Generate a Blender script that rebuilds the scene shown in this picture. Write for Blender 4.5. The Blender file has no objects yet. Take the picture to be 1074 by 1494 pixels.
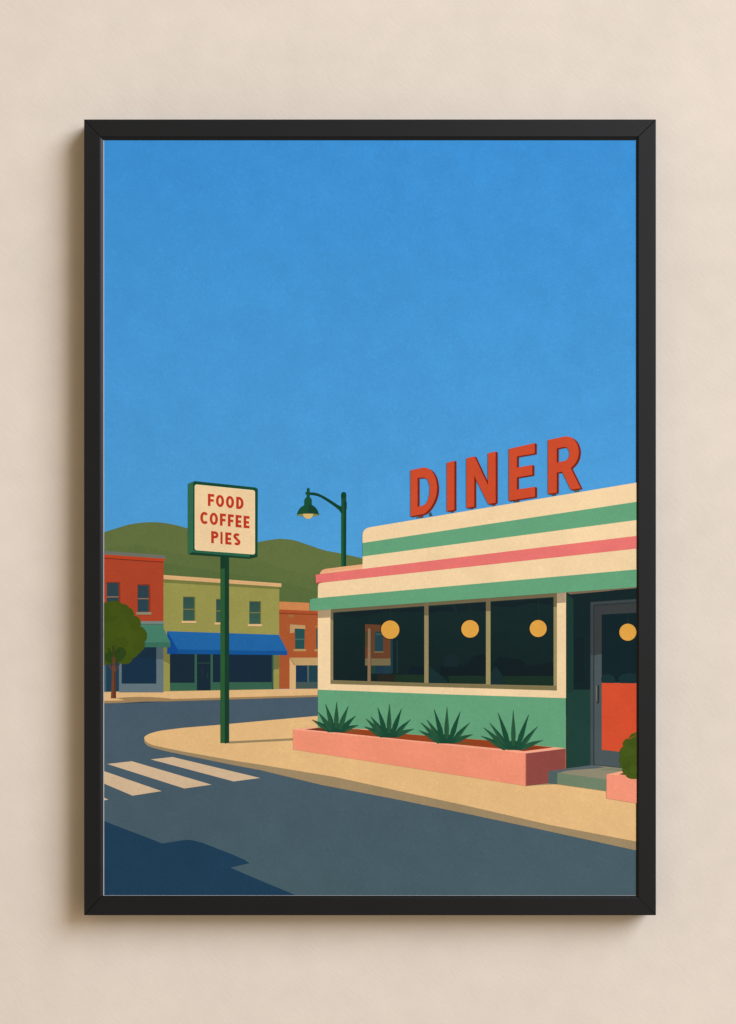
import bpy, math, random
from mathutils import Vector
from mathutils.geometry import tessellate_polygon

random.seed(4)
S = bpy.context.scene
COL = S.collection

# ------------------------------------------------------------------ camera, light, exposure
PX = 0.00065                       # metres of wall per unit of the measured layout
CX, CY = 537.0, 747.0              # centre of the layout
D = 2.0                            # camera distance from the wall
FRAME_D = 0.0300                   # frame front, in front of the wall
PRINT_D = 0.0280                   # paper, in front of the wall

cam = bpy.data.objects.new('camera', bpy.data.cameras.new('camera'))
COL.objects.link(cam)
cam.location = (0, -D, 0)
cam.rotation_euler = (math.radians(90), 0, 0)
cam.data.sensor_fit = 'VERTICAL'
cam.data.sensor_height = 24.0
cam.data.lens = 24.0 * D / (1494 * PX)
cam.data.clip_start = 0.05
cam.data.clip_end = 50
S.camera = cam

W = bpy.data.worlds.new('World')
S.world = W
W.use_nodes = True
bg = W.node_tree.nodes['Background']
bg.inputs['Color'].default_value = (1.0, 0.785, 0.53, 1)
bg.inputs['Strength'].default_value = 0.385

kl = bpy.data.lights.new('key_lamp', 'AREA')
kl.shape = 'DISK'
kl.size = 6.6
kl.energy = 970
kl.color = (0.885, 1.0, 1.175)
key = bpy.data.objects.new('key_lamp', kl)
COL.objects.link(key)
key.location = (6.5, -6.2, 5.0)
key.rotation_euler = (Vector((0, 0, 0)) - key.location).to_track_quat('-Z', 'Y').to_euler()

fl = bpy.data.lights.new('fill_lamp', 'AREA')       # added soft fill right of the camera, grades the black rails and lifts shadows
fl.shape = 'DISK'
fl.size = 2.2
fl.energy = 42
fl.color = (1.0, 0.93, 0.86)
fill = bpy.data.objects.new('fill_lamp', fl)
COL.objects.link(fill)
fill.location = (2.3, -4.0, 0.8)
fill.rotation_euler = (Vector((0, 0, 0)) - fill.location).to_track_quat('-Z', 'Y').to_euler()

S.view_settings.view_transform = 'Standard'
S.view_settings.look = 'None'
S.view_settings.exposure = 0
S.view_settings.gamma = 1
S.view_settings.use_curve_mapping = False


# ------------------------------------------------------------------ helpers
def at(X, Y, d):
    f = PX * (D - d) / D
    return ((X - CX) * f, -d, (CY - Y) * f)


def lin(c):
    return tuple(((v / 255) / 12.92 if v / 255 <= 0.04045 else ((v / 255 + 0.055) / 1.055) ** 2.4) for v in c)


def new_mat(name):
    m = bpy.data.materials.new(name)
    m.use_nodes = True
    nt = m.node_tree
    return m, nt, nt.nodes['Principled BSDF']


def nd(nt, kind, **kw):
    n = nt.nodes.new(kind)
    for k, v in kw.items():
        if hasattr(n, k):
            setattr(n, k, v)
        else:
            n.inputs[k.replace('_', ' ')].default_value = v
    return n


def math_node(nt, op, a, b=None):
    n = nt.nodes.new('ShaderNodeMath')
    n.operation = op
    for i, v in enumerate((a, b)):
        if v is None:
            continue
        if isinstance(v, (int, float)):
            n.inputs[i].default_value = v
        else:
            nt.links.new(v, n.inputs[i])
    return n.outputs[0]


def noise(nt, vec, scale, detail=2.0, rough=0.5, dist=0.0):
    n = nt.nodes.new('ShaderNodeTexNoise')
    n.inputs['Scale'].default_value = scale
    n.inputs['Detail'].default_value = detail
    n.inputs['Roughness'].default_value = rough
    n.inputs['Distortion'].default_value = dist
    nt.links.new(vec, n.inputs['Vector'])
    return n.outputs['Fac']


def ridge(nt, v, width):
    """thin squiggle lines where a noise crosses its middle"""
    a = math_node(nt, 'ABSOLUTE', math_node(nt, 'SUBTRACT', v, 0.5))
    a = math_node(nt, 'DIVIDE', a, width)
    n = nt.nodes.new('ShaderNodeMath')
    n.operation = 'MINIMUM'
    n.inputs[1].default_value = 1.0
    nt.links.new(a, n.inputs[0])
    return math_node(nt, 'SUBTRACT', 1.0, n.outputs[0])


def scale_color(nt, col, fac):
    n = nt.nodes.new('ShaderNodeVectorMath')
    n.operation = 'SCALE'
    nt.links.new(col, n.inputs[0])
    nt.links.new(fac, n.inputs['Scale'])
    return n.outputs[0]


def bump(nt, h, dist):
    b = nt.nodes.new('ShaderNodeBump')
    b.inputs['Strength'].default_value = 1.0
    b.inputs['Distance'].default_value = dist
    nt.links.new(h, b.inputs['Height'])
    return b.outputs['Normal']


# ------------------------------------------------------------------ materials
def wall_material():
    m, nt, p = new_mat('painted_plaster')
    tc = nt.nodes.new('ShaderNodeTexCoord')
    mp = nt.nodes.new('ShaderNodeMapping')
    mp.inputs['Rotation'].default_value = (0, math.radians(-42), 0)
    ms = nt.nodes.new('ShaderNodeMapping')
    ms.inputs['Scale'].default_value = (0.4, 1.0, 1.0)
    nt.links.new(tc.outputs['Object'], mp.inputs['Vector'])
    nt.links.new(mp.outputs[0], ms.inputs['Vector'])
    strokes = noise(nt, ms.outputs[0], 330, 2.0, 0.5, 0.5)
    fine = noise(nt, tc.outputs['Object'], 900, 2, 0.5)
    soft = noise(nt, tc.outputs['Object'], 7, 3, 0.5)
    mid = noise(nt, tc.outputs['Object'], 38, 3, 0.5)
    h = math_node(nt, 'ADD', strokes, math_node(nt, 'MULTIPLY', fine, 0.25))
    h = math_node(nt, 'ADD', h, math_node(nt, 'MULTIPLY', mid, 1.2))
    nt.links.new(bump(nt, h, 0.00013), p.inputs['Normal'])
    f = math_node(nt, 'ADD', math_node(nt, 'MULTIPLY', soft, 0.13), math_node(nt, 'MULTIPLY', mid, 0.11))
    f = math_node(nt, 'ADD', f, 0.88)
    rgb = nt.nodes.new('ShaderNodeRGB')
    rgb.outputs[0].default_value = (*lin((228, 216, 202)), 1)
    nt.links.new(scale_color(nt, rgb.outputs[0], f), p.inputs['Base Color'])
    p.inputs['Roughness'].default_value = 0.9
    p.inputs['Specular IOR Level'].default_value = 0.1
    return m


def frame_material(name, rough, spec):
    m, nt, p = new_mat(name)
    tc = nt.nodes.new('ShaderNodeTexCoord')
    n1 = noise(nt, tc.outputs['Object'], 700, 3, 0.6)
    n2 = noise(nt, tc.outputs['Object'], 25, 3, 0.6)
    f = math_node(nt, 'ADD', math_node(nt, 'MULTIPLY', n2, 0.3), math_node(nt, 'MULTIPLY', n1, 0.12))
    f = math_node(nt, 'ADD', f, 0.80)
    rgb = nt.nodes.new('ShaderNodeRGB')
    rgb.outputs[0].default_value = (0.0026, 0.0028, 0.0031, 1)
    nt.links.new(scale_color(nt, rgb.outputs[0], f), p.inputs['Base Color'])
    nt.links.new(bump(nt, n1, 0.00003), p.inputs['Normal'])
    r = math_node(nt, 'ADD', math_node(nt, 'MULTIPLY', n2, 0.08), rough - 0.04)
    nt.links.new(r, p.inputs['Roughness'])
    p.inputs['Specular IOR Level'].default_value = spec
    p.inputs['Specular Tint'].default_value = (0.93, 0.96, 1.02, 1)
    return m


def paper_bits(nt, p, col):
    """textured art paper: faint embossed squiggles and mottled ink take-up"""
    tc = nt.nodes.new('ShaderNodeTexCoord')
    v = tc.outputs['Object']
    a = ridge(nt, noise(nt, v, 190, 0.3, 0.4, 1.3), 0.07)
    b = ridge(nt, noise(nt, v, 235, 0.3, 0.4, 1.2), 0.07)
    gate = math_node(nt, 'MULTIPLY', noise(nt, v, 120, 1, 0.5), 1.6)
    a = math_node(nt, 'MULTIPLY', a, gate)
    sq = math_node(nt, 'SUBTRACT', a, math_node(nt, 'MULTIPLY', b, 0.8))
    fine = noise(nt, v, 800, 2, 0.6)
    mot = noise(nt, v, 32, 4, 0.6)
    big = noise(nt, v, 7, 2, 0.5)
    f = math_node(nt, 'ADD', math_node(nt, 'MULTIPLY', mot, 0.20), math_node(nt, 'MULTIPLY', big, 0.12))
    f = math_node(nt, 'ADD', f, math_node(nt, 'MULTIPLY', sq, 0.07))
    f = math_node(nt, 'ADD', f, math_node(nt, 'MULTIPLY', fine, 0.035))
    f = math_node(nt, 'ADD', f, 0.835)
    nt.links.new(scale_color(nt, col, f), p.inputs['Base Color'])
    h = math_node(nt, 'ADD', a, math_node(nt, 'MULTIPLY', fine, 0.2))
    nt.links.new(bump(nt, h, 0.00003), p.inputs['Normal'])
    p.inputs['Roughness'].default_value = 0.9
    p.inputs['Specular IOR Level'].default_value = 0.04


def ink_material():
    m, nt, p = new_mat('printed_ink')
    at_ = nt.nodes.new('ShaderNodeAttribute')
    at_.attribute_name = 'ink'
    paper_bits(nt, p, at_.outputs['Color'])
    return m


def paper_material():
    m, nt, p = new_mat('white_paper')
    rgb = nt.nodes.new('ShaderNodeRGB')
    rgb.outputs[0].default_value = (0.60, 0.60, 0.62, 1)
    paper_bits(nt, p, rgb.outputs[0])
    return m


M_WALL, M_FRAME, M_INK, M_PAPER = wall_material(), frame_material('black_satin_wood', 0.50, 0.36), ink_material(), paper_material()
M_LIP = frame_material('black_polished_lip', 0.42, 0.42)


def mesh_obj(name, verts, faces, mat, parent=None, label=None):
    me = bpy.data.meshes.new(name)
    me.from_pydata(verts, [], faces)
    me.materials.append(mat)
    me.update()
    o = bpy.data.objects.new(name, me)
    COL.objects.link(o)
    if parent:
        o.parent = parent
    if label:
        o['label'] = label
    return o


# ------------------------------------------------------------------ the wall
H = 2.2
wall = mesh_obj('wall', [(-H, 0, -H), (H, 0, -H), (H, 0, H), (-H, 0, H),
                         (-H, .12, -H), (H, .12, -H), (H, .12, H), (-H, .12, H)],
                [(0, 1, 2, 3), (7, 6, 5, 4), (0, 4, 5, 1), (1, 5, 6, 2), (2, 6, 7, 3), (3, 7, 4, 0)], M_WALL)
wall['kind'] = 'structure'
wall['label'] = 'plain warm beige plaster wall behind the black frame'
wall['category'] = 'wall'

# ------------------------------------------------------------------ the framed poster
poster = bpy.data.objects.new('framed_poster', None)
COL.objects.link(poster)
poster.empty_display_size = 0.1
poster['label'] = 'illustrated roadside diner poster in a slim black wooden frame hanging on the beige wall'
poster['category'] = 'framed poster'


def rect(l, t, r, b, d):
    p, q = at(l, t, d), at(r, b, d)
    return p[0], p[2], q[0], q[2]


def frame_rails():
    b = 0.0009
    o = rect(122.6, 174.0, 957.3, 1335.6, FRAME_D)          # outer edge
    i = rect(146.9, 199.8, 931.2, 1309.4, FRAME_D)          # front inner edge
    s = rect(151.0, 204.7, 928.0, 1306.6, PRINT_D)          # sight edge on the paper

    def ins(q, k):
        return q[0] + k, q[1] - k, q[2] - k, q[3] + k
    prof = [(o, 0.0004), (o, FRAME_D - b), (ins(o, b * .35), FRAME_D - b * .3), (ins(o, b), FRAME_D),
            (ins(i, -.0007), FRAME_D), (ins(i, -.0002), FRAME_D - .0002), (ins(i, 0.0001), FRAME_D - .0007),
            (s, PRINT_D + .0002), (s, PRINT_D - .0012), (ins(s, -.009), PRINT_D - .0012), (ins(s, -.009), 0.0004)]
    corner = lambda q, k: ((q[0], q[1]), (q[2], q[1]), (q[2], q[3]), (q[0], q[3]))[k % 4]
    for k in range(4):
        vs, fs = [], []
        n = len(prof)
        dirs = ((1, 0), (0, -1), (-1, 0), (0, 1))[k]
        for (end, push, drop) in ((0, .00006, .00035), (0, .0005, 0), (1, .0005, 0), (1, .00006, .00035)):
            for j, (q, d) in enumerate(prof):
                c = corner(q, k + end)
                sg = 1 if end == 0 else -1
                dd = d - (drop if 1 <= j <= 7 else 0)
                vs.append((c[0] + dirs[0] * push * sg, -dd, c[1] + dirs[1] * push * sg))
        for a in range(3):
            for j in range(n):
                j2 = (j + 1) % n
                fs.append((a * n + j, a * n + j2, (a + 1) * n + j2, (a + 1) * n + j))
        fs.append(tuple(range(n))[::-1])
        fs.append(tuple(range(3 * n, 4 * n)))
        ob = mesh_obj('frame_rail', vs, fs, M_FRAME, poster)
        ob.data.materials.append(M_LIP)
        for a in range(3):
            for j in (5, 6):
                ob.data.polygons[a * n + j].material_index = 1
        import bmesh
        bm = bmesh.new()
        bm.from_mesh(ob.data)
        bmesh.ops.recalc_face_normals(bm, faces=bm.faces)
        bm.to_mesh(ob.data)
        bm.free()


frame_rails()

pl = at(147.5, 202.0, PRINT_D)
pr = at(931.0, 1309.0, PRINT_D)
t = 0.0008
sheet = mesh_obj('art_print',
                 [(pl[0], -PRINT_D, pr[2]), (pr[0], -PRINT_D, pr[2]), (pr[0], -PRINT_D, pl[2]), (pl[0], -PRINT_D, pl[2]),
                  (pl[0], -PRINT_D + t, pr[2]), (pr[0], -PRINT_D + t, pr[2]), (pr[0], -PRINT_D + t, pl[2]), (pl[0], -PRINT_D + t, pl[2])],
                 [(0, 1, 2, 3), (7, 6, 5, 4), (0, 4, 5, 1), (1, 5, 6, 2), (2, 6, 7, 3), (3, 7, 4, 0)], M_PAPER, poster,
                 'textured paper print of a diner on a street corner under a plain blue sky')

# ------------------------------------------------------------------ the printed picture: flat ink shapes on the sheet
ART = (152.0, 203.0, 930.5, 1306.2)       # printed area
STEP = 0.00002                            # one film of ink over another
groups = {}                               # key -> (name, label, [shapes])
shapes = []                               # (bbox, level)
cur = [None]


def G(key, name, label=None):
    groups.setdefault(key, (name, label, []))
    cur[0] = key


def clip(pts):
    def cut(ps, ins, cross):
        out = []
        for a, b in zip(ps, ps[1:] + ps[:1]):
            if ins(a):
                out.append(a)
                if not ins(b):
                    out.append(cross(a, b))
            elif ins(b):
                out.append(cross(a, b))
        return out
    l, tp, r, b = ART
    lx = lambda v: (lambda p, q: (v, p[1] + (q[1] - p[1]) * (v - p[0]) / (q[0] - p[0])))
    ly = lambda v: (lambda p, q: (p[0] + (q[0] - p[0]) * (v - p[1]) / (q[1] - p[1]), v))
    for ins, cr in ((lambda p: p[0] >= l, lx(l)), (lambda p: p[0] <= r, lx(r)),
                    (lambda p: p[1] >= tp, ly(tp)), (lambda p: p[1] <= b, ly(b))):
        if not pts:
            return pts
        pts = cut(pts, ins, cr)
    return pts


def poly(pts, c, holes=(), c2=None):
    """one flat shape; c2 = colour at its bottom for a printed gradient"""
    pts = clip([tuple(map(float, p)) for p in pts])
    q = []
    for p in pts:
        if not q or abs(p[0] - q[-1][0]) + abs(p[1] - q[-1][1]) > 1e-4:
            q.append(p)
    if len(q) > 1 and abs(q[0][0] - q[-1][0]) + abs(q[0][1] - q[-1][1]) < 1e-4:
        q.pop()
    if len(q) < 3:
        return
    xs, ys = [p[0] for p in q], [p[1] for p in q]
    bb = (min(xs), min(ys), max(xs), max(ys))
    lev = 1
    for (o, l) in shapes:
        if o[0] < bb[2] and o[2] > bb[0] and o[1] < bb[3] and o[3] > bb[1]:
            lev = max(lev, l + 1)
    shapes.append((bb, lev))
    loops = [q] + [[tuple(map(float, p)) for p in h] for h in holes]
    flat = [p for lp in loops for p in lp]
    tris = tessellate_polygon([[Vector((p[0], p[1], 0)) for p in lp] for lp in loops])
    groups[cur[0]][2].append((flat, tris, lev, c, c2, bb))


def box(x0, y0, x1, y1, c, **k):
    poly([(x0, y0), (x1, y0), (x1, y1), (x0, y1)], c, **k)


def zc(x0, y0, k):
    return lambda *ps: [(x0 + a / k, y0 + b / k) for a, b in ps]


def circle(x, y, r, c, n=48, ry=None):
    ry = ry or r
    poly([(x + r * math.cos(a * 2 * math.pi / n), y + ry * math.sin(a * 2 * math.pi / n)) for a in range(n)], c)


def curve(pts, n=8, closed=False):
    """Catmull-Rom through the points"""
    out = []
    m = len(pts)
    rng = range(m if closed else m - 1)
    for i in rng:
        g = lambda j: pts[j % m] if closed else pts[max(0, min(m - 1, j))]
        p0, p1, p2, p3 = g(i - 1), g(i), g(i + 1), g(i + 2)
        for s in range(n):
            u = s / n
            out.append(tuple(0.5 * (2 * p1[a] + (p2[a] - p0[a]) * u + (2 * p0[a] - 5 * p1[a] + 4 * p2[a] - p3[a]) * u * u
                                    + (3 * p1[a] - p0[a] - 3 * p2[a] + p3[a]) * u ** 3) for a in (0, 1)))
    if not closed:
        out.append(tuple(pts[-1]))
    return out


def scallop(pts, bulge=0.42, n=7, closed=True):
    """leafy outline: an arc bulging out between neighbouring points (clockwise in picture space)"""
    out = []
    m = len(pts)
    for i in range(m if closed else m - 1):
        a, b = pts[i], pts[(i + 1) % m]
        dx, dy = b[0] - a[0], b[1] - a[1]
        for s in range(n):
            u = s / n
            h = bulge * math.sin(math.pi * u)
            w = u - 0.12 * math.sin(2 * math.pi * u)
            out.append((a[0] + dx * w + dy * h, a[1] + dy * w - dx * h))
    return out


def round_rect4(c, r, n=5):
    """four corners of any quad, rounded by r"""
    out = []
    for i in range(4):
        p, a, b = Vector(c[i]), Vector(c[i - 1]), Vector(c[(i + 1) % 4])
        s, e = p + (a - p).normalized() * r, p + (b - p).normalized() * r
        for k in range(n + 1):
            u = k / n
            out.append(tuple(s * (1 - u) ** 2 + p * 2 * u * (1 - u) + e * u * u))
    return out


CREAM, GREEN, PINK = (240, 212, 167), (99, 162, 123), (230, 118, 113)
PAVE, KERB, ROAD = (227, 187, 131), (157, 137, 103), (72, 93, 105)

# sky
G('sky', 'printed_sky', 'flat bright blue printed sky over the upper half of the poster')
poly([(150, 200), (935, 200), (935, 880), (150, 880)], (59, 143, 212), c2=(80, 161, 219))

# hills
G('hills', 'printed_hill')
ridge_pts = curve([(150, 777), (175, 769.2), (188, 765.4), (206, 762.6), (223, 761.8), (239, 762.9), (256, 766),
                   (273.4, 770.8), (300, 780), (330, 790), (352, 794.5), (376, 791), (388, 788.6), (402, 786.7), (410, 786.1),
                   (429, 788.2), (447, 794), (469.4, 801.6), (484.3, 805), (497.7, 807.4), (529, 814.6), (540, 817)], 6)
poly(ridge_pts + [(540, 1000), (150, 1000)], (98, 113, 64))
poly(curve([(150, 800), (200, 795), (250, 806), (300, 812), (345, 813), (380, 819), (410, 828), (440, 838.5), (465, 846), (480, 849)], 5)
     + [(480, 1000), (150, 1000)], (94, 111, 62))
poly(curve([(150, 812), (240, 822), (330, 836), (400, 846), (480, 868)], 5) + [(480, 1000), (150, 1000)], (88, 108, 60))

# road
G('road', 'printed_road')
poly([(150, 1012), (935, 1012), (935, 1310), (150, 1310)], (72, 92, 107), c2=(72, 95, 104))

# far pavement
G('farpave', 'printed_pavement', 'narrow printed sand coloured pavement in front of the shops')
poly([(150, 1010.4), (480, 1004.4), (480, 1013.6), (150, 1022.6)], (225, 185, 131))
poly([(150, 1022.6), (480, 1013.6), (480, 1016.2), (150, 1026.2)], (160, 131, 89))

# ---- red shop
G('red', 'printed_shop', 'printed red brick coloured shop with a green awning')
A = zc(145, 740, 7.671)
B = zc(145, 870, 7.671)
poly([(150, 809), (238.6, 815), (238.6, 915), (150, 915)], (172, 69, 42))
poly([(150, 803.3), (241.5, 810.1), (241.5, 815.2), (150, 809)], (110, 114, 103))
poly([(150, 808.9), (241.5, 815.2), (238.2, 820.6), (150, 814.6)], (189, 66, 33))
poly([(150, 813.6), (238.6, 819.6), (238.2, 820.8), (150, 814.8)], (112, 44, 36))
for (x0, x1, y0, y1, ys) in ((156.1, 173.3, 850.2, 890, 870.8), (201.1, 217.1, 853.7, 892.8, 873.4)):
    box(x0 - .4, y0 - 1.4, x1 + 2.3, y1, (145, 50, 29))
    box(x0, y0, x1, y1, (45, 67, 74), c2=(42, 70, 80))
    box(x0, ys - .7, x1, ys + .8, (150, 112, 92))
box(199.1, 893, 220.9, 896.8, (146, 137, 112))
box(199.6, 896.8, 220.4, 897.6, (135, 54, 33))
# lower storey
box(150, 940, 238.6, 1010.2, (98, 118, 126))
box(228.4, 944, 238.6, 961.9, (80, 99, 108))
poly([(177.6, 944), (228.2, 944), (228.2, 997.4), (177.6, 997.4)], (25, 50, 72))
poly([(172, 944), (172.1, 960), (228, 960), (228, 944)], (25, 48, 66))
box(155, 960, 173.7, 1010.2, (31, 65, 85))
box(150, 960, 155, 1010.2, (62, 92, 108))
poly([(150, 1009.6), (173.7, 1009), (173.7, 1011), (150, 1011)], (225, 185, 131))

# ---- yellow-green shop
G('olive', 'printed_shop', 'printed olive green shop with a blue awning')
poly([(238.6, 842), (407.6, 854), (407.6, 1005.5), (238.6, 1008.8)], (151, 149, 80))
poly([(238.6, 844), (407.6, 856), (407.6, 859.8), (238.6, 850)], (117, 121, 64))
poly([(238.8, 838.8), (410.7, 851.2), (410.7, 856.4), (238.8, 844.8)], (220, 177, 125))
poly([(238.8, 841.8), (410.7, 853.9), (410.7, 854.4), (238.8, 842.3)], (205, 160, 108))
for (x0, x1, y0, y1, ys) in ((267.5, 283.4, 871.4, 905.6, 888.9), (315.6, 331.6, 874.8, 907.9, 891.3), (364.1, 379.5, 878, 910.3, 893.9)):
    poly([(x0 - .3, y0 - 1.3), (x1 + 1.6, y0 - 1), (x1 + 1.6, y1), (x0 - .3, y1)], (112, 113, 58))
    box(x0, y0, x1, y1, (48, 79, 73), c2=(58, 92, 78))
    box(x0, ys - .7, x1, ys + .7, (122, 122, 68))
    box(x0 - 2.4, y1 + .3, x1 + 3, y1 + 3.4, (222, 184, 133))
    box(x0 - 2, y1 + 3.4, x1 + 2.6, y1 + 4.1, (126, 124, 64))
E = zc(230, 900, 5.37)
poly(E((45, 230), (75, 230), (97, 300), (97, 372), (75, 358), (45, 345)), (124, 123, 68))
poly(E((97, 285), (908, 298), (908, 566), (97, 580)), (55, 99, 79))
poly([(248, 953), (284, 953.4), (284, 996.2), (248, 996.2)], (25, 44, 58))
poly([(287.4, 953), (307.3, 953), (307.3, 1007.2), (287.4, 1007.4)], (24, 43, 57))
box(288.6, 966.6, 306.6, 968.2, (38, 68, 62))
box(293.5, 976, 296.5, 988, (28, 50, 50))
box(302, 982, 303.2, 990, (36, 60, 60))
poly([(310.6, 953), (396.7, 955), (396.7, 995.2), (310.6, 995.4)], (24, 44, 60))
box(396.7, 955, 398.8, 1005.6, (47, 86, 78))
poly(E((908, 298), (952, 298), (952, 408), (930, 408), (908, 416)), (110, 117, 66))
# ---- orange shop
G('orange', 'printed_shop', 'printed orange shop beside the diner wall')
O_ = zc(390, 850, 7.671)
poly(O_((134, 215), (600, 235), (600, 1186), (134, 1190)), (168, 87, 48))
poly(O_((134, 212), (600, 232), (600, 325), (134, 302)), (206, 135, 82))
poly(O_((134, 300), (600, 322), (600, 360), (134, 342)), (172, 80, 44))
poly(O_((134, 338), (600, 354), (600, 363), (134, 348)), (128, 58, 35))
poly(O_((225, 358), (300, 362), (305, 380), (270, 395), (235, 385)), (160, 108, 56))
poly(O_((255, 468), (425, 478), (425, 516), (308, 512), (303, 560), (255, 566)), (184, 151, 104))
poly(O_((295, 500), (425, 506), (425, 520), (295, 515)), (205, 158, 105))
poly(O_((310, 512), (420, 518), (415, 742), (313, 742)), (37, 80, 82))
poly(O_((310, 628), (416, 628), (416, 640), (310, 640)), (76, 108, 100))
poly(O_((295, 744), (433, 744), (433, 767), (295, 767)), (178, 147, 94))
poly(O_((530, 486), (600, 486), (600, 497), (530, 497)), (180, 125, 80))
poly(O_((547, 517), (600, 517), (600, 742), (549, 742)), (32, 84, 86))
poly(O_((527, 746), (600, 746), (600, 767), (527, 767)), (178, 147, 94))
poly(O_((250, 840), (600, 840), (600, 1188), (250, 1188)), (216, 178, 126))
poly(O_((250, 840), (600, 840), (600, 922), (306, 922)), (192, 160, 110))
poly(O_((248, 838), (262, 838), (316, 925), (298, 922)), (170, 138, 92))
poly(O_((320, 925), (600, 925), (600, 1114), (320, 1114)), (25, 54, 78))
poly(O_((462, 925), (600, 925), (600, 1114), (462, 1114)), (32, 66, 76))
poly(O_((446, 925), (466, 925), (466, 1114), (450, 1114)), (88, 102, 92))
poly(O_((320, 1112), (600, 1112), (600, 1186), (320, 1188)), (68, 86, 84))

G('olive', 'printed_shop')
poly(E((75, 112), (950, 141), (1017, 270), (157, 257)), (33, 101, 166))
poly(E((157, 255), (1017, 269), (1017, 300), (157, 290)), (20, 84, 150))
poly(E((75, 112), (158, 256), (158, 290.5), (75, 290.5)), (18, 74, 146))

G('red', 'printed_shop')
box(150, 906.2, 239, 910.4, (116, 134, 128))
box(150, 910.2, 239, 911.6, (90, 100, 95))
poly([(150, 911.4), (238.3, 911.4), (238.9, 917), (248.6, 937.1), (248.6, 939), (150, 939)], (70, 128, 107))
poly([(150, 937.8), (248.6, 937.1), (248.6, 944.3), (150, 944.3)], (57, 112, 92))

# tree shade printed on the far pavement
G('farpave', 'printed_pavement')
Hh = zc(145, 1000, 4.475)
poly(curve(Hh((112, 84), (190, 77), (290, 75), (390, 79), (470, 88), (380, 95), (270, 96), (190, 101), (150, 92)), 4, True), (160, 131, 93))
poly(Hh((165, 113), (290, 106), (430, 104), (350, 110), (170, 117)), (44, 68, 88))

# ---- tree
G('tree', 'printed_tree', 'printed round green street tree by the red shop')
trunk = (110, 66, 44)
poly(B((90, 752), (105, 752), (160, 835), (150, 850)), (104, 60, 40))
poly(B((228, 748), (248, 738), (182, 842), (170, 842)), (100, 58, 40))
poly(B((146, 640), (176, 640), (178, 770), (182, 840), (188, 1142), (130, 1142), (141, 840), (146, 760)), trunk)
poly(B((164, 850), (182, 840), (188, 1142), (168, 1142)), (90, 52, 36))
crown = [(-60, 140), (0, 80), (62, 78), (120, 66), (250, 92), (332, 130), (384, 220), (460, 292), (452, 340), (530, 450), (500, 508), (470, 610),
         (430, 640), (370, 690), (345, 735), (245, 742), (180, 725), (100, 755), (30, 752), (-80, 700), (-120, 420)]
poly(scallop(B(*crown), 0.22), (66, 83, 22))
for (x, y, r, c) in ((200, 300, 120, (68, 85, 23)), (330, 430, 125, (69, 86, 23)), (400, 330, 60, (64, 82, 20)), (120, 200, 90, (63, 82, 21)),
                     (180, 150, 70, (68, 86, 23)), (330, 600, 60, (68, 87, 24)), (250, 520, 70, (65, 82, 22)), (440, 450, 62, (68, 85, 22)), (120, 420, 80, (67, 85, 23))):
    circle(145 + x / 7.671, 870 + y / 7.671, r / 7.671, c, 24)
poly(scallop(B((70, 650), (120, 625), (165, 640), (240, 570), (300, 620), (270, 690), (235, 720), (165, 740), (90, 735)), 0.16), (46, 70, 25))
poly(B((92, 570), (112, 580), (142, 640), (150, 700), (120, 650)), (44, 68, 24))
poly(curve(B((168, 690), (185, 620), (250, 570), (240, 600), (200, 650)), 4, True), (43, 67, 24))
poly(B((148, 555), (172, 552), (176, 690), (146, 690)), (58, 64, 28))
poly(B((145, 680), (176, 680), (178, 770), (146, 770)), (100, 64, 40))

# ---- zebra crossing
G('zebra', 'printed_crossing', 'cream zebra crossing stripes printed on the road')
Q = (211, 185, 152)
poly([(219.9, 1107.9), (251.8, 1104.4), (379.6, 1135), (341.2, 1140.1)], Q)
poly([(156.6, 1114.6), (192.4, 1110.6), (308.8, 1144.8), (269, 1150.4)], Q)
poly([(130, 1116), (153.5, 1125.6), (236, 1154.2), (193.5, 1160.9), (130, 1134)], Q)
poly([(140, 1159), (158.4, 1166.5), (140, 1170)], Q)

# ---- shade printed over the near road
G('roadshade', 'printed_shade', 'dark blue printed shade over the near corner of the road')
poly([(150, 1197), (237.2, 1230.6)] + curve([(237.2, 1230.6), (256.7, 1227.4), (270.7, 1225.6), (281.9, 1226.2), (295.8, 1229.8)], 5)
     + [(337.7, 1246), (357, 1254.5), (364.3, 1259.4), (336.3, 1265.8), (368.5, 1279.8), (431.3, 1306), (440, 1310), (150, 1310)], (31, 63, 88))

# ---- near pavement
G('pave', 'printed_pavement', 'wide printed sand coloured pavement around the diner')
kerb_top = curve([(210.5, 1077.5), (213.4, 1082), (222.3, 1086.6), (238, 1090.4)], 5) + [(267, 1096.4), (343, 1111), (412, 1123.8), (489, 1133.4)]
low = [(267, 1096.4), (343, 1110), (380, 1115.6), (489, 1133.6), (680, 1175.3), (801, 1203.2), (940, 1230)]
tip = curve([(238, 1090.4), (222.3, 1086.8), (213.4, 1082), (210.5, 1076.5), (214, 1072.6), (222.3, 1069.2), (235.8, 1065.9), (267, 1061.9)], 6)
kerb = curve([(210.5, 1076.5), (211, 1083), (216.8, 1088.6), (234, 1094), (267, 1101.2)], 6)
poly(kerb + [(343, 1116.8), (380, 1123.6), (466.6, 1144.6), (584, 1167.3), (680, 1187), (777, 1207.6), (940, 1243.3), (940, 1200), (267, 1062)], KERB)
poly(tip + [(321.3, 1057.4), (440, 1046.5), (480, 1043), (940, 1043)] + low[::-1], PAVE)
poly([(334.5, 1081.6), (428, 1077), (428, 1080.3), (334.5, 1084.9)], (151, 132, 98))
poly([(768, 1146.6), (800, 1141.5), (814, 1144.2), (790, 1145.2)], (148, 136, 110))

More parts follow.
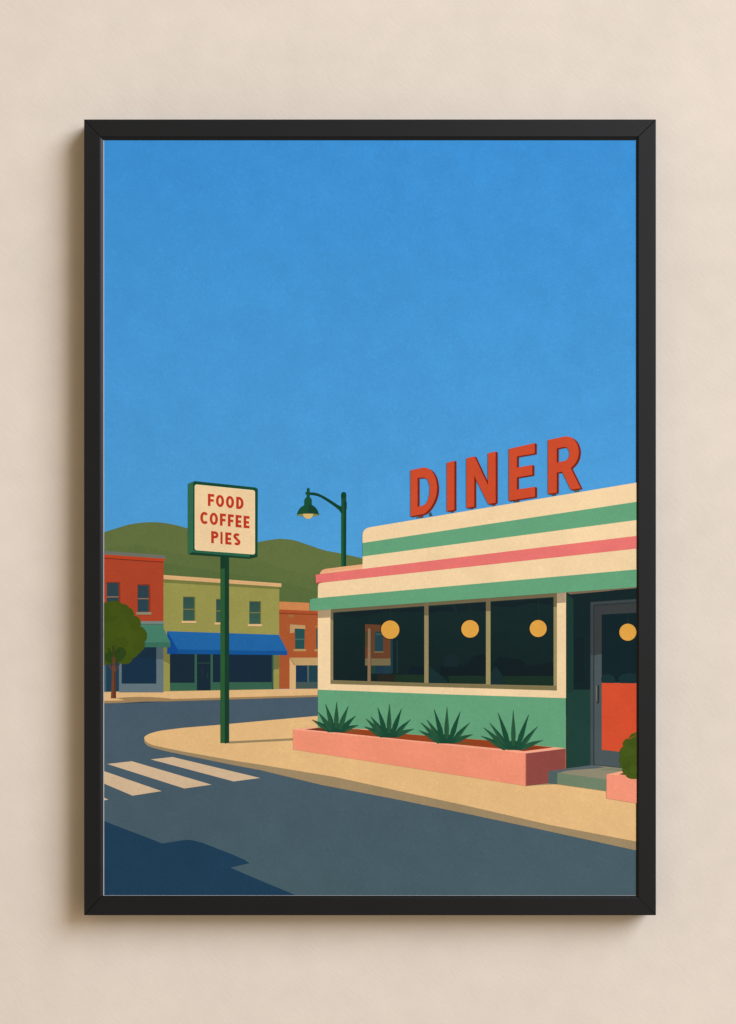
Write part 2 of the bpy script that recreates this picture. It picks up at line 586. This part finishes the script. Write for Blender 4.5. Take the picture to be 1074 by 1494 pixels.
# ---- roadside sign
G('sign', 'printed_sign', 'printed green pole sign with a cream board')
Cc = zc(270, 690, 7.671)
box(321.6, 806, 328, 1084.2, (43, 91, 53))
poly([(328, 806), (334.3, 806), (334.5, 1084), (328, 1084.9)], (24, 62, 44))
box(321.8, 806, 328.2, 829.5, (22, 60, 44))
poly(Cc((40, 118), (108, 92), (115, 92), (790, 163), (812, 180), (815, 190), (812, 938), (722, 960), (60, 914), (34, 900), (32, 130)), (21, 74, 53))
poly(Cc((32, 128), (42, 118), (92, 97), (92, 880), (40, 908), (32, 896)), (50, 105, 76))
poly(Cc((104, 92), (120, 93), (790, 163), (812, 178), (812, 190), (790, 176), (112, 106), (100, 120)), (26, 70, 46))
poly(Cc((90, 880), (720, 938), (810, 925), (810, 940), (722, 960), (60, 914), (42, 908)), (22, 62, 46))
poly(Cc((92, 860), (730, 915), (722, 944), (80, 888)), (40, 100, 74))
poly(round_rect4(Cc((108, 127), (784, 195), (784, 914), (108, 864)), 3.6), (246, 222, 180))
poly(round_rect4(Cc((112, 133), (779, 201), (779, 908), (112, 859)), 3.4), (237, 208, 162))

# lettering on the board: stroked capitals, each line falling to the right as it does on the print
G('signtext', 'printed_lettering', 'red printed words FOOD COFFEE PIES on the cream board')


def ribbon(pts, w):
    """constant width band along a polyline with mitred joints"""
    L, R = [], []
    n = len(pts)
    for i in range(n):
        p = Vector(pts[i])
        a = (p - Vector(pts[i - 1])).normalized() if i else None
        b = (Vector(pts[i + 1]) - p).normalized() if i < n - 1 else None
        d = (a + b).normalized() if a and b else (a or b)
        nn = Vector((-d.y, d.x))
        k = 1.0
        if a and b:
            k = 1 / max(0.6, nn.dot(Vector((-a.y, a.x))))
        L.append(tuple(p + nn * w / 2 * k))
        R.append(tuple(p - nn * w / 2 * k))
    return L + R[::-1]


def arc(cx, cy, rx, ry, a0, a1, n=16):
    return [(cx + rx * math.cos(math.radians(a0 + (a1 - a0) * i / n)), cy - ry * math.sin(math.radians(a0 + (a1 - a0) * i / n))) for i in range(n + 1)]


def glyph(ch, w, h, s):
    """list of (outline, holes) in a w x h box, y down, stroke s"""
    if ch == 'I':
        return [([(0, 0), (w, 0), (w, h), (0, h)], [])]
    if ch == 'F':
        return [([(0, 0), (w, 0), (w, s), (s, s), (s, h * .42), (w * .92, h * .42), (w * .92, h * .42 + s * .95), (s, h * .42 + s * .95), (s, h), (0, h)], [])]
    if ch == 'E':
        return [([(0, 0), (w, 0), (w, s), (s, s), (s, h * .42), (w * .92, h * .42), (w * .92, h * .42 + s * .95), (s, h * .42 + s * .95), (s, h - s), (w, h - s), (w, h), (0, h)], [])]
    if ch == 'O':
        o = arc(w / 2, h / 2, w / 2, h / 2, 0, 360, 36)[:-1]
        i = arc(w / 2, h / 2, w / 2 - s, h / 2 - s, 0, 360, 36)[:-1]
        sq = lambda P: [(w / 2 + (x - w / 2) * (1 + .06 * abs((y - h / 2) / (h / 2)) ** 2 * 0), y) for x, y in P]
        return [(sq(o), [sq(i)])]
    if ch == 'D':
        o = [(0, 0)] + arc(w * .38, h / 2, w * .62, h / 2, 90, -90, 22) + [(0, h)]
        i = [(s, s)] + arc(w * .38, h / 2, w * .62 - s, h / 2 - s, 90, -90, 22) + [(s, h - s)]
        return [(o, [i])]
    if ch == 'P':
        b = h * .58
        o = [(0, 0)] + arc(w - b / 2, b / 2, b / 2, b / 2, 90, -90, 18) + [(s, b), (s, h), (0, h)]
        i = [(s, s)] + arc(w - b / 2, b / 2, b / 2 - s, b / 2 - s, 90, -90, 18) + [(s, b - s)]
        return [(o, [i])]
    if ch == 'C':
        return [(ribbon(arc(w * .54, h / 2, w * .54 - s / 2, h / 2 - s / 2, 42, 318, 30), s), [])]
    if ch == 'S':
        r = h * .27
        up = arc(w / 2, r - .0 + s * .0, w / 2 - s / 2, r - s / 2, 35, 250, 16)
        dn = arc(w / 2, h - r, w / 2 - s / 2, r - s / 2, 70, -145, 16)
        mid = curve([up[-1], (w / 2, h / 2), dn[0]], 3)[1:-1]
        return [(ribbon(up + mid + dn, s), [])]


RED = (189, 56, 34)
for letters, slope, height in (
        ((('F', 256, 328), ('O', 346, 438), ('O', 458, 549), ('D', 573, 656)), (256, 232, .104), 136),
        ((('C', 171, 259), ('O', 276, 369), ('F', 391, 459), ('F', 480, 546), ('E', 566, 633), ('E', 656, 722)), (171, 431, .097), 137),
        ((('P', 293, 375), ('I', 397, 421), ('E', 451, 520), ('S', 541, 621)), (293, 650, .087), 135)):
    x_, y_, k_ = slope
    for ch, x0, x1 in letters:
        for outl, hl in glyph(ch, x1 - x0, height, 29.5):
            f = lambda P: Cc(*[(x0 + a, y_ + (x0 + a - x_) * k_ + b) for a, b in P])
            poly(f(outl), RED, holes=[f(q) for q in hl])

# ---- street lamp
G('lamp', 'printed_street_lamp', 'dark green printed street lamp with a hanging bell shade')
F_ = zc(380, 700, 6.7125)
LD, LM, LL = (20, 64, 44), (26, 78, 52), (32, 92, 52)
poly(F_((790, 180), (792, 200), (790, 848), (840, 848), (842, 290), (846, 285), (846, 218), (842, 212), (842, 180)), LM)
poly(F_((790, 330), (806, 330), (806, 848), (790, 848)), LL)
poly(F_((822, 200), (846, 218), (846, 285), (840, 295), (840, 848), (822, 848)), (21, 58, 44))
poly(curve(F_((790, 182), (790, 142), (800, 124), (816, 119), (832, 124), (841, 142), (841, 182)), 4), LD)
poly(curve(F_((478, 124), (520, 124), (570, 136), (640, 170), (710, 214), (760, 246), (796, 262)), 4) + F_((796, 338),)
     + curve(F_((796, 338), (778, 306), (740, 272), (690, 236), (630, 196), (580, 168), (540, 156), (500, 150), (478, 150)), 4), LD)
poly(curve(F_((453, 178), (455, 100), (458, 84), (467, 77), (478, 84), (483, 100), (484, 178)), 4), LM)
circle(380 + 455 / 6.7125, 700 + 132 / 6.7125, 2.1, LM, 16)
poly(curve(F_((357, 348), (361, 326), (376, 293), (400, 266), (428, 246), (430, 200), (448, 172), (468, 164), (488, 172), (504, 200), (505, 246), (532, 264), (555, 290), (569, 324), (574, 348)), 4), LM)
poly(curve(F_((474, 240), (508, 248), (532, 265), (554, 291), (568, 325), (573, 346), (470, 340)), 3), (24, 66, 48))
poly(curve(F_((357, 345), (380, 337), (467, 330), (550, 336), (574, 345), (560, 354), (467, 360), (372, 354)), 4, True), (128, 134, 84))
poly(F_((418, 333), *[(467 + 50 * math.cos(a * math.pi / 20), 333 + 50 * math.sin(a * math.pi / 20)) for a in range(20, -1, -1)]), (214, 184, 114))

# ---- diner building
G('diner', 'printed_diner', 'cream and green printed diner with striped rounded parapet')
lerp = lambda a, b, x: a[1] + (b[1] - a[1]) * (x - a[0]) / (b[0] - a[0])
# body below the canopy
poly([(463.8, 880), (935, 845), (935, 1012), (825.5, 1018.6), (640, 1012.7), (463.8, 1006.2)], CREAM)
poly([(463.8, 1006.2), (640, 1012.7), (825.7, 1018.7), (825.7, 1095), (463.8, 1066)], GREEN)
poly([(463.8, 884), (481.9, 884), (481.9, 900.9), (463.8, 901.7)], (171, 149, 117))
poly([(812.5, 862), (825.5, 862), (825.5, 879.2), (812.5, 880)], (170, 150, 122))
# window frames
FR, FRD, FRL = (131, 120, 84), (110, 99, 73), (152, 140, 94)
poly([(482.3, 885), (812.6, 862), (812.6, 1007.5), (482.3, 997.8)], FR)
poly([(482.3, 993.5), (812.6, 1002.6), (812.6, 1007.5), (482.3, 997.8)], (126, 116, 80))
poly([(482.3, 883), (812.6, 860), (812.6, 871), (482.3, 894)], FRD)
box(482.3, 888, 486.2, 904, (112, 101, 76))
box(483.4, 904, 486.2, 992, (148, 133, 96))
box(619.1, 876, 625.3, 898, (118, 105, 78))
box(619.1, 898, 625.3, 996.4, (150, 137, 98))
box(709.1, 872, 715.7, 891.8, (116, 103, 76))
box(709.1, 891.8, 715.7, 998.4, (156, 146, 98))
box(807.8, 866, 812.6, 885.5, (112, 102, 72))
box(807.8, 885.5, 812.6, 1000.5, (152, 140, 98))
# recessed entrance
DT = (20, 38, 41)
poly([(826, 862), (935, 852), (935, 1124), (861.5, 1116.6), (826, 1121.8)], (31, 64, 56))
poly([(826, 862), (935, 852), (935, 880), (861.5, 882), (861.5, 1006), (836.8, 1006.3), (836.8, 878), (826, 872)], DT)
poly([(826.6, 866), (836.6, 874), (836.6, 1010), (826.6, 1010)], (28, 58, 51))
box(826, 866, 827, 1121, (22, 42, 42))
poly([(838, 930), (852, 930), (852, 995), (838, 996)], (19, 34, 39))

for i, (pts, bot) in enumerate((
        ([(486.2, 893.6), (619.1, 884.2), (619.1, 996.3), (486.2, 992.3)], 0),
        ([(625.3, 883.7), (709.1, 877.9), (709.1, 998), (625.3, 996.5)], 1),
        ([(715.7, 877.4), (807.8, 871), (807.8, 1000.5), (715.7, 998.6)], 2))):
    G('win%d' % i, 'printed_window', ('dark printed diner window reflecting an orange house', None, None)[i])
    poly(pts, (22, 42, 43), c2=(19, 36, 37))
    x0, x1 = pts[0][0], pts[1][0]
    yt, yb = pts[0][1], pts[2][1]
    dk, tl, gr = (18, 31, 35), (24, 45, 47), (26, 48, 37)
    if i == 0:
        poly([(492, 895), (535, 891), (618, 886), (618, 892), (560, 893), (530, 899), (505, 900)], (21, 36, 40))
        N = zc(440, 860, 5.37)
        poly(N((498, 272), (628, 278), (697, 282), (697, 541), (498, 541)), (102, 64, 42))
        poly(N((498, 330), (520, 330), (520, 450), (498, 450)), (78, 66, 38))
        poly(N((545, 318), (622, 318), (640, 360), (640, 470), (545, 480)), (96, 66, 42))
        poly(N((498, 541), (697, 541), (697, 596), (498, 596)), (116, 106, 76))
        poly(N((575, 330), (640, 328), (640, 487), (575, 487)), (36, 67, 75))
        poly(N((580, 345), (640, 345), (640, 358), (580, 358)), (66, 84, 78))
        poly(N((568, 485), (642, 485), (642, 495), (568, 495)), (120, 108, 76))
        poly(N((545, 598), (578, 598), (578, 660), (545, 660)), (30, 66, 58))
        poly(N((578, 598), (697, 598), (697, 660), (578, 660)), (31, 54, 72))
        poly(N((640, 598), (697, 598), (697, 660), (640, 660)), (32, 60, 72))
        poly(N((697, 390), (715, 390), (715, 655), (697, 655)), (29, 60, 68))
        poly(N((745, 400), (756, 400), (756, 655), (745, 655)), (27, 52, 56))
        poly(N((600, 664), (735, 664), (735, 722), (590, 719)), (38, 38, 32))
        poly(N((735, 668), (958, 668), (958, 728), (735, 724)), (28, 50, 37))
        poly(N((845, 625), (870, 600), (905, 612), (958, 600), (958, 668), (845, 664)), (17, 32, 40))
        poly(N((520, 308), (532, 304), (541, 310), (541, 721), (517, 721)), (140, 112, 84))
        poly(N((541, 316), (546, 316), (545, 721), (541, 721)), (78, 62, 44))
    elif i == 1:
        poly([(626, 886), (660, 884), (663, 893), (640, 892), (626, 895)], (20, 35, 39))
        poly([(665, 882), (708, 879), (708, 892), (690, 890), (668, 894)], (21, 36, 41))
        poly([(642, 972), (680, 970), (690, 958), (706, 954), (709, 956), (709, 986), (642, 986)], dk)
        poly([(648, 958), (658, 952), (672, 960), (668, 973), (648, 973)], (22, 40, 44))
        poly([(654, 986), (709.1, 986), (709.1, 997), (656, 996.4)], gr)
        poly([(626, 972), (642, 984), (654, 996), (626, 996)], (24, 48, 50))
    else:
        poly([(717, 879), (760, 876), (806, 873), (806, 882), (775, 880), (750, 886), (718, 884)], (20, 35, 39))
        poly([(720, 968), (728, 958), (760, 962), (770, 972), (807, 966), (807.8, 987), (720, 988)], dk)
        poly([(736, 986.5), (807.8, 986.5), (807.8, 999.8), (734, 998.4)], gr)
        poly([(716.5, 980), (724, 972), (735, 988), (736, 998), (716.5, 998)], (24, 46, 49))

# door
G('door', 'printed_door', 'grey printed diner door with a red kick panel')
Oo = zc(790, 840, 7.16)
Pp = zc(790, 1000, 7.16)
poly([(861.5, 878.4), (935, 873.6), (935, 1124), (908.7, 1120.8), (866, 1116.2), (861.5, 1116.6)], (69, 80, 84))
poly([(861.5, 878.4), (935, 873.6), (935, 955.5), (861.5, 955.5)], (59, 68, 70))
poly([(866, 882.7), (935, 877.9), (935, 879.1), (867.2, 883.9), (867.2, 1116.2), (866, 1116.2)], (35, 46, 50))
poly([(867.2, 884), (935, 879.2), (935, 953), (874, 953), (867.2, 956.5)], (58, 62, 63))
poly([(867.2, 956.5), (874, 955), (879, 954.4), (935, 954.4), (935, 1123), (908.7, 1120.4), (867.2, 1116)], (74, 87, 91))
poly([(866, 1115.4), (909, 1120.2), (909, 1121.6), (866, 1116.8)], (34, 48, 54))
poly([(878, 896.6), (935, 893.6), (935, 996), (878, 995.8)], (18, 37, 42))
poly(scallop(Oo((632, 1110), (632, 1050), (690, 1030), (760, 1060), (765, 1112)), 0.12), (25, 50, 52))
poly(scallop(Oo((815, 1112), (815, 1050), (880, 1030), (985, 1030), (985, 1112)), 0.12), (24, 48, 51))
poly([(878, 996.4), (935, 997.2), (935, 1099.6), (905.9, 1096.9), (878, 1093.9)], (209, 79, 47))
poly(curve(Pp((578, -10), (585, -1), (603, -1), (605, 10), (604, 170), (592, 190), (576, 178)), 3), (38, 50, 51))
poly(Pp((572, -2), (583, 4), (583, 172), (576, 172)), (123, 121, 101))

# soffit and canopy, bands above
G('diner', 'printed_diner')
poly([(826, 864), (832, 867.2), (887, 862.3), (897, 860.9), (935, 857.6), (935, 853), (826, 862)], (120, 100, 82))
poly([(463.8, 848), (935, 797), (935, 838), (463.8, 880)], CREAM)
poly([(463.9, 853)] + curve([(463.9, 858), (464.3, 853.5), (467, 850.8), (472, 849.7)], 3) + [(472, 846), (463.9, 846)], (85, 106, 59))
# upper block
up = curve([(529, 792), (529, 780), (530.6, 774.8), (534.6, 771), (541.5, 768.9)], 5)
poly(up + [(935, 703), (935, 790), (529, 835)], CREAM)
poly([(529, 792.2), (935, 731.2), (935, 757.9), (529, 811.9)], GREEN)
poly(curve([(466.6, 837.6), (467.6, 834.6), (470.6, 831.6), (475.4, 829.8)], 4) + [(529, 823.2), (529, 832), (466.6, 840)], (232, 172, 127))
poly([(470, 835), (529, 827.4), (529, 829.6), (468.5, 837.4)], (238, 182, 138))
poly([(460.4, 838.4), (935, 781), (935, 799.7), (472, 849.9), (461, 851.5)], PINK)
poly([(460.5, 850), (472, 848.4), (468, 850.4), (461, 851.6)], (196, 84, 88))
poly(curve([(451.9, 875), (456, 873.5), (463.8, 872.6)], 3) + [(935, 830.2), (935, 856.2), (630, 878.4), (463.8, 890.4), (452.4, 891.3)], GREEN)
poly([(451.9, 875), (456, 873.5), (455, 891), (452.2, 891.3)], (92, 162, 126))

# roof letters
G('roofletters', 'printed_lettering', 'red printed block letters DINER standing on the roof')
I1 = zc(590, 630, 7.671)
J1 = zc(720, 620, 7.671)
for x0, y0, x1, y1, c, z in ((165, 930, 214, 966, (112, 62, 42), I1), (140, 952, 166, 968, (66, 104, 120), I1), (525, 878, 556, 908, (104, 66, 48), I1),
                             (745, 842, 776, 868, (112, 66, 44), I1), (985, 800, 1026, 829, (104, 60, 44), I1), (230, 834, 292, 868, (64, 88, 76), J1),
                             (272, 834, 292, 862, (104, 48, 34), J1), (655, 764, 704, 794, (74, 74, 68), J1), (910, 722, 962, 752, (84, 96, 62), J1), (0, 868, 26, 905, (112, 52, 36), J1)):
    poly(z((x0, y0), (x1, y0 - 5), (x1, y1 - 6), (x0, y1)), c)
poly(I1((280, 905), (300, 900), (316, 940), (284, 946)), (68, 80, 72))
FRONT, SIDE, UNDER = (200, 76, 44), (120, 37, 21), (148, 48, 27)
LET = [
    (I1, curve([(215, 399), (255, 406), (305, 438), (345, 505), (362, 580), (366, 640), (356, 715), (328, 790), (285, 860), (240, 905), (205, 922)], 4)
     + [(70, 946), (70, 429)],
     [curve([(222, 511), (258, 532), (280, 590), (284, 650), (276, 725), (250, 790), (215, 822)], 4) + [(148, 840), (148, 514)]]),
    (I1, [(475, 346), (560, 323), (560, 872), (475, 888)], []),
    (I1, [(695, 295), (784, 274), (935, 596), (935, 240), (1022, 220), (1022, 793), (940, 808), (782, 490), (782, 838), (695, 850)], []),
    (J1, [(172, 268), (462, 202), (462, 318), (262, 352), (262, 478), (435, 446), (435, 558), (262, 586), (262, 723), (465, 691), (465, 802), (172, 846)], []),
    (J1, [(610, 168)] + curve([(780, 132), (825, 128), (880, 145), (925, 192), (950, 255), (955, 310), (945, 370), (915, 430), (865, 482)], 4)
     + [(975, 708), (868, 725), (768, 523), (708, 533), (708, 756), (610, 770)],
     [[(708, 262)] + curve([(780, 247), (818, 251), (844, 280), (851, 325), (840, 368), (808, 398)], 4) + [(708, 421)]]),
]
for z, outl, hl in LET:
    for k in range(8, 0, -1):
        u = k / 8
        c = SIDE
        poly(z(*[(x + 25 * u, y + 11 * u) for x, y in outl]), c, holes=[z(*[(x + 25 * u, y + 11 * u) for x, y in h]) for h in hl])
    poly(z(*outl), FRONT, holes=[z(*h) for h in hl])

# hanging globe lamps seen through the glass
for k, (x, y, r, top) in enumerate(((569.4, 918.7, 13.4, 888), (685.9, 917.6, 12.8, 881), (785.3, 917, 12.4, 874), (916.1, 922.4, 12.4, 896))):
    G('globe%d' % k, 'printed_globe_lamp')
    box(x - .45, top, x + .45, y, (36, 52, 40))
    circle(x, y, r + .9, (16, 26, 36))
    circle(x, y, r, (221, 163, 70))

# ---- doorstep
G('step', 'printed_doorstep', 'grey printed step below the diner door')
poly(Pp((72, 892), (258, 868), (512, 834), (548, 834), (860, 866), (860, 1125), (680, 1105), (165, 1032), (72, 1021)), (110, 130, 104))
poly(Pp((72, 892), (258, 868), (512, 834), (548, 834), (860, 868), (860, 1008), (680, 984), (165, 912), (72, 902)), (141, 137, 115))
poly(Pp((600, 880), (700, 862), (850, 872), (850, 900), (760, 892)), (124, 128, 106))
poly(Pp((72, 892), (258, 868), (512, 834), (548, 834), (668, 856), (560, 868), (455, 874), (330, 884), (240, 896), (200, 910), (165, 913), (72, 902)), (87, 99, 104))
poly(Pp((72, 900), (165, 911), (165, 1032), (72, 1021)), (78, 98, 96))

# ---- long planter
G('planter', 'printed_planter', 'long pink printed planter under the diner windows')
K2 = zc(420, 1010, 5.37)
Q4 = zc(600, 1020, 4.475)
poly([(427.8, 1063.8), (450, 1061.8), (466, 1061.4), (530, 1063.6), (600, 1071.5), (711, 1080), (807, 1090), (825.4, 1091.6), (767.6, 1100), (600, 1083), (427.8, 1066)], (246, 172, 142))
poly([(445.5, 1064.2), (466.6, 1061.5), (522.4, 1063.8), (600, 1071.6), (711.7, 1080.2), (808, 1090.4), (764.5, 1096), (756.4, 1094.9), (680, 1087.4), (600, 1080), (500, 1069.6)], (148, 66, 32))
poly([(446, 1064.2), (462, 1062.4), (475, 1064), (482, 1067.6), (470, 1066.6)], (104, 52, 34))
poly([(510, 1064.6), (522, 1065.6), (525, 1068), (512, 1068)], (124, 82, 42))
poly([(672, 1082), (690, 1084), (684, 1086), (668, 1085)], (120, 74, 40))
poly([(745, 1090), (770, 1089.5), (795, 1091), (768, 1095)], (128, 54, 28))
poly([(427.8, 1064), (600, 1081.4), (767.6, 1099), (767.6, 1146.7), (427.8, 1093.4)], (238, 147, 117))
poly([(427.8, 1063.6), (600, 1080.2), (767.6, 1096.6), (767.6, 1099.2), (600, 1081.8), (427.8, 1064.8)], (246, 168, 138))
poly([(767.6, 1099.2), (825.4, 1092.4), (825.4, 1121.6), (800, 1125.2), (800, 1142.4), (767.6, 1146.7)], (142, 73, 67))
poly([(767.2, 1099), (768.2, 1099), (768.2, 1146.6), (767.2, 1146.7)], (176, 92, 80))

# ---- agaves
D1, D2, D3 = (28, 76, 55), (38, 85, 60), (52, 96, 67)
for k, (z, sc, base, tips) in enumerate((
        (K2, 1.0, (378, 312), [(190, 215), (237, 155), (296, 93), (384, 75), (475, 107), (533, 183), (555, 258)]),
        (K2, 1.0, (790, 352), [(597, 268), (612, 207), (650, 190), (705, 120), (798, 92), (893, 127), (965, 212), (990, 287)]),
        (Q4, .835, (230, 288), [(50, 205), (63, 153), (103, 135), (150, 67), (235, 52), (322, 80), (385, 152), (405, 230)]),
        (Q4, .835, (668, 330), [(455, 240), (472, 185), (513, 155), (568, 90), (667, 70), (768, 102), (828, 177), (862, 268)]))):
    G('agave%d' % k, 'printed_agave')
    bx, by = base
    poly(curve(z((bx - 78 * sc, by - 8 * sc), (bx - 55 * sc, by - 45 * sc), (bx, by - 75 * sc), (bx + 55 * sc, by - 45 * sc), (bx + 78 * sc, by - 12 * sc),
                 (bx + 55 * sc, by), (bx, by + 2), (bx - 50 * sc, by)), 4, True), D1)
    order = sorted(range(len(tips)), key=lambda i: -abs(tips[i][0] - bx))
    for i in order:
        tx, ty = tips[i]
        off = (tx - bx) / (200 * sc)
        sx, sy = bx + off * 52 * sc, by - 4 * sc - (1 - abs(off)) * 10 * sc
        d = Vector((tx - sx, ty - sy))
        L = d.length
        d.normalize()
        n = Vector((-d.y, d.x))
        w = 19.5 * sc
        if abs(off) < .1:
            w *= .92
        # blades bow outward a little
        bow = n * (-off * 6 * sc)
        pt = lambda u, s: tuple(Vector((sx, sy)) + d * L * u + n * w * s + bow * math.sin(math.pi * u))
        left = [pt(0, .55), pt(.2, .85), pt(.38, 1), pt(.58, .74), pt(.8, .36), pt(1, .06)]
        right = [pt(1, -.06), pt(.8, -.36), pt(.58, -.74), pt(.38, -1), pt(.2, -.85), pt(0, -.55)]
        tone = (D1, D2, D1)[i % 3] if abs(off) > .12 else (40, 84, 58)
        poly(z(*(left + right)), tone)
        # lighter upper half of the blade
        mid = [pt(u, 0.05) for u in (.12, .35, .6, .85, 1)]
        up_side = left if (off > 0) else right[::-1]
        if i % 2 == 0:
            poly(z(*(mid + [up_side[5], up_side[4], up_side[3], up_side[2]])), (44, 88, 62))
    poly(z((bx - 62 * sc, by - 6 * sc), (bx, by - 34 * sc), (bx + 60 * sc, by - 6 * sc), (bx + 48 * sc, by + 1), (bx - 48 * sc, by + 1)), (25, 72, 53))

# ---- small planter and its bush
G('tub', 'printed_planter', 'small pink printed planter holding a round bush by the door')
poly(Pp((680, 930), (848, 894), (1040, 905), (1040, 960), (860, 950)), (247, 172, 134))
poly(Pp((680, 930), (860, 940), (1040, 952), (1040, 1238), (680, 1180)), (240, 149, 121))
poly(Pp((812, 930), (840, 916), (900, 925), (900, 940)), (112, 66, 48))
G('bush', 'printed_bush', 'rounded dark green printed bush in the small planter')
poly(scallop(Pp((1040, 500), (935, 520)), .2, closed=False)[:1] + scallop(Pp((918, 560), (975, 500), (1045, 500), (1045, 942), (880, 936), (852, 905), (850, 870), (828, 815), (830, 735), (835, 662), (862, 640), (866, 580)), 0.24)
     , (68, 87, 26))
for x, y, r, c in ((960, 600, 50, (64, 84, 24)), (900, 690, 55, (70, 90, 27)), (945, 780, 60, (66, 86, 25)), (890, 830, 45, (63, 82, 24)), (960, 880, 50, (70, 89, 27))):
    circle(790 + x / 7.16, 1000 + y / 7.16, r / 7.16, c, 24)

# ---- link the printed shapes
for key_, (name, label, items) in groups.items():
    vs, fs, cs = [], [], []
    for flat, tris, lev, c, c2, bb in items:
        o = len(vs)
        d = PRINT_D + lev * STEP
        for X, Y in flat:
            vs.append(at(X, Y, d))
            if c2:
                u = (Y - bb[1]) / max(1e-6, bb[3] - bb[1])
                a, b = lin(c), lin(c2)
                cs.append(tuple(a[i] + (b[i] - a[i]) * u for i in range(3)))
            else:
                cs.append(lin(c))
        for tr in tris:
            a, b, c_ = (flat[i] for i in tr)
            cr = (b[0] - a[0]) * (c_[1] - a[1]) - (b[1] - a[1]) * (c_[0] - a[0])
            if abs(cr) < 1e-7:
                continue
            fs.append(tuple(o + i for i in (tr if cr < 0 else tr[::-1])))
    ob = mesh_obj(name, vs, fs, M_INK, sheet, label)
    ca = ob.data.color_attributes.new('ink', 'FLOAT_COLOR', 'POINT')
    for i, c in enumerate(cs):
        ca.data[i].color = (*c, 1)

print('ink levels', max(l for _, l in shapes), 'shapes', len(shapes))

# the thing's origin: back of the frame, middle of its lower edge
base = at(540, 1335.6, FRAME_D)
poster.location = (base[0], 0, base[2])
for ch in list(poster.children):
    ch.location = (-base[0], 0, -base[2])
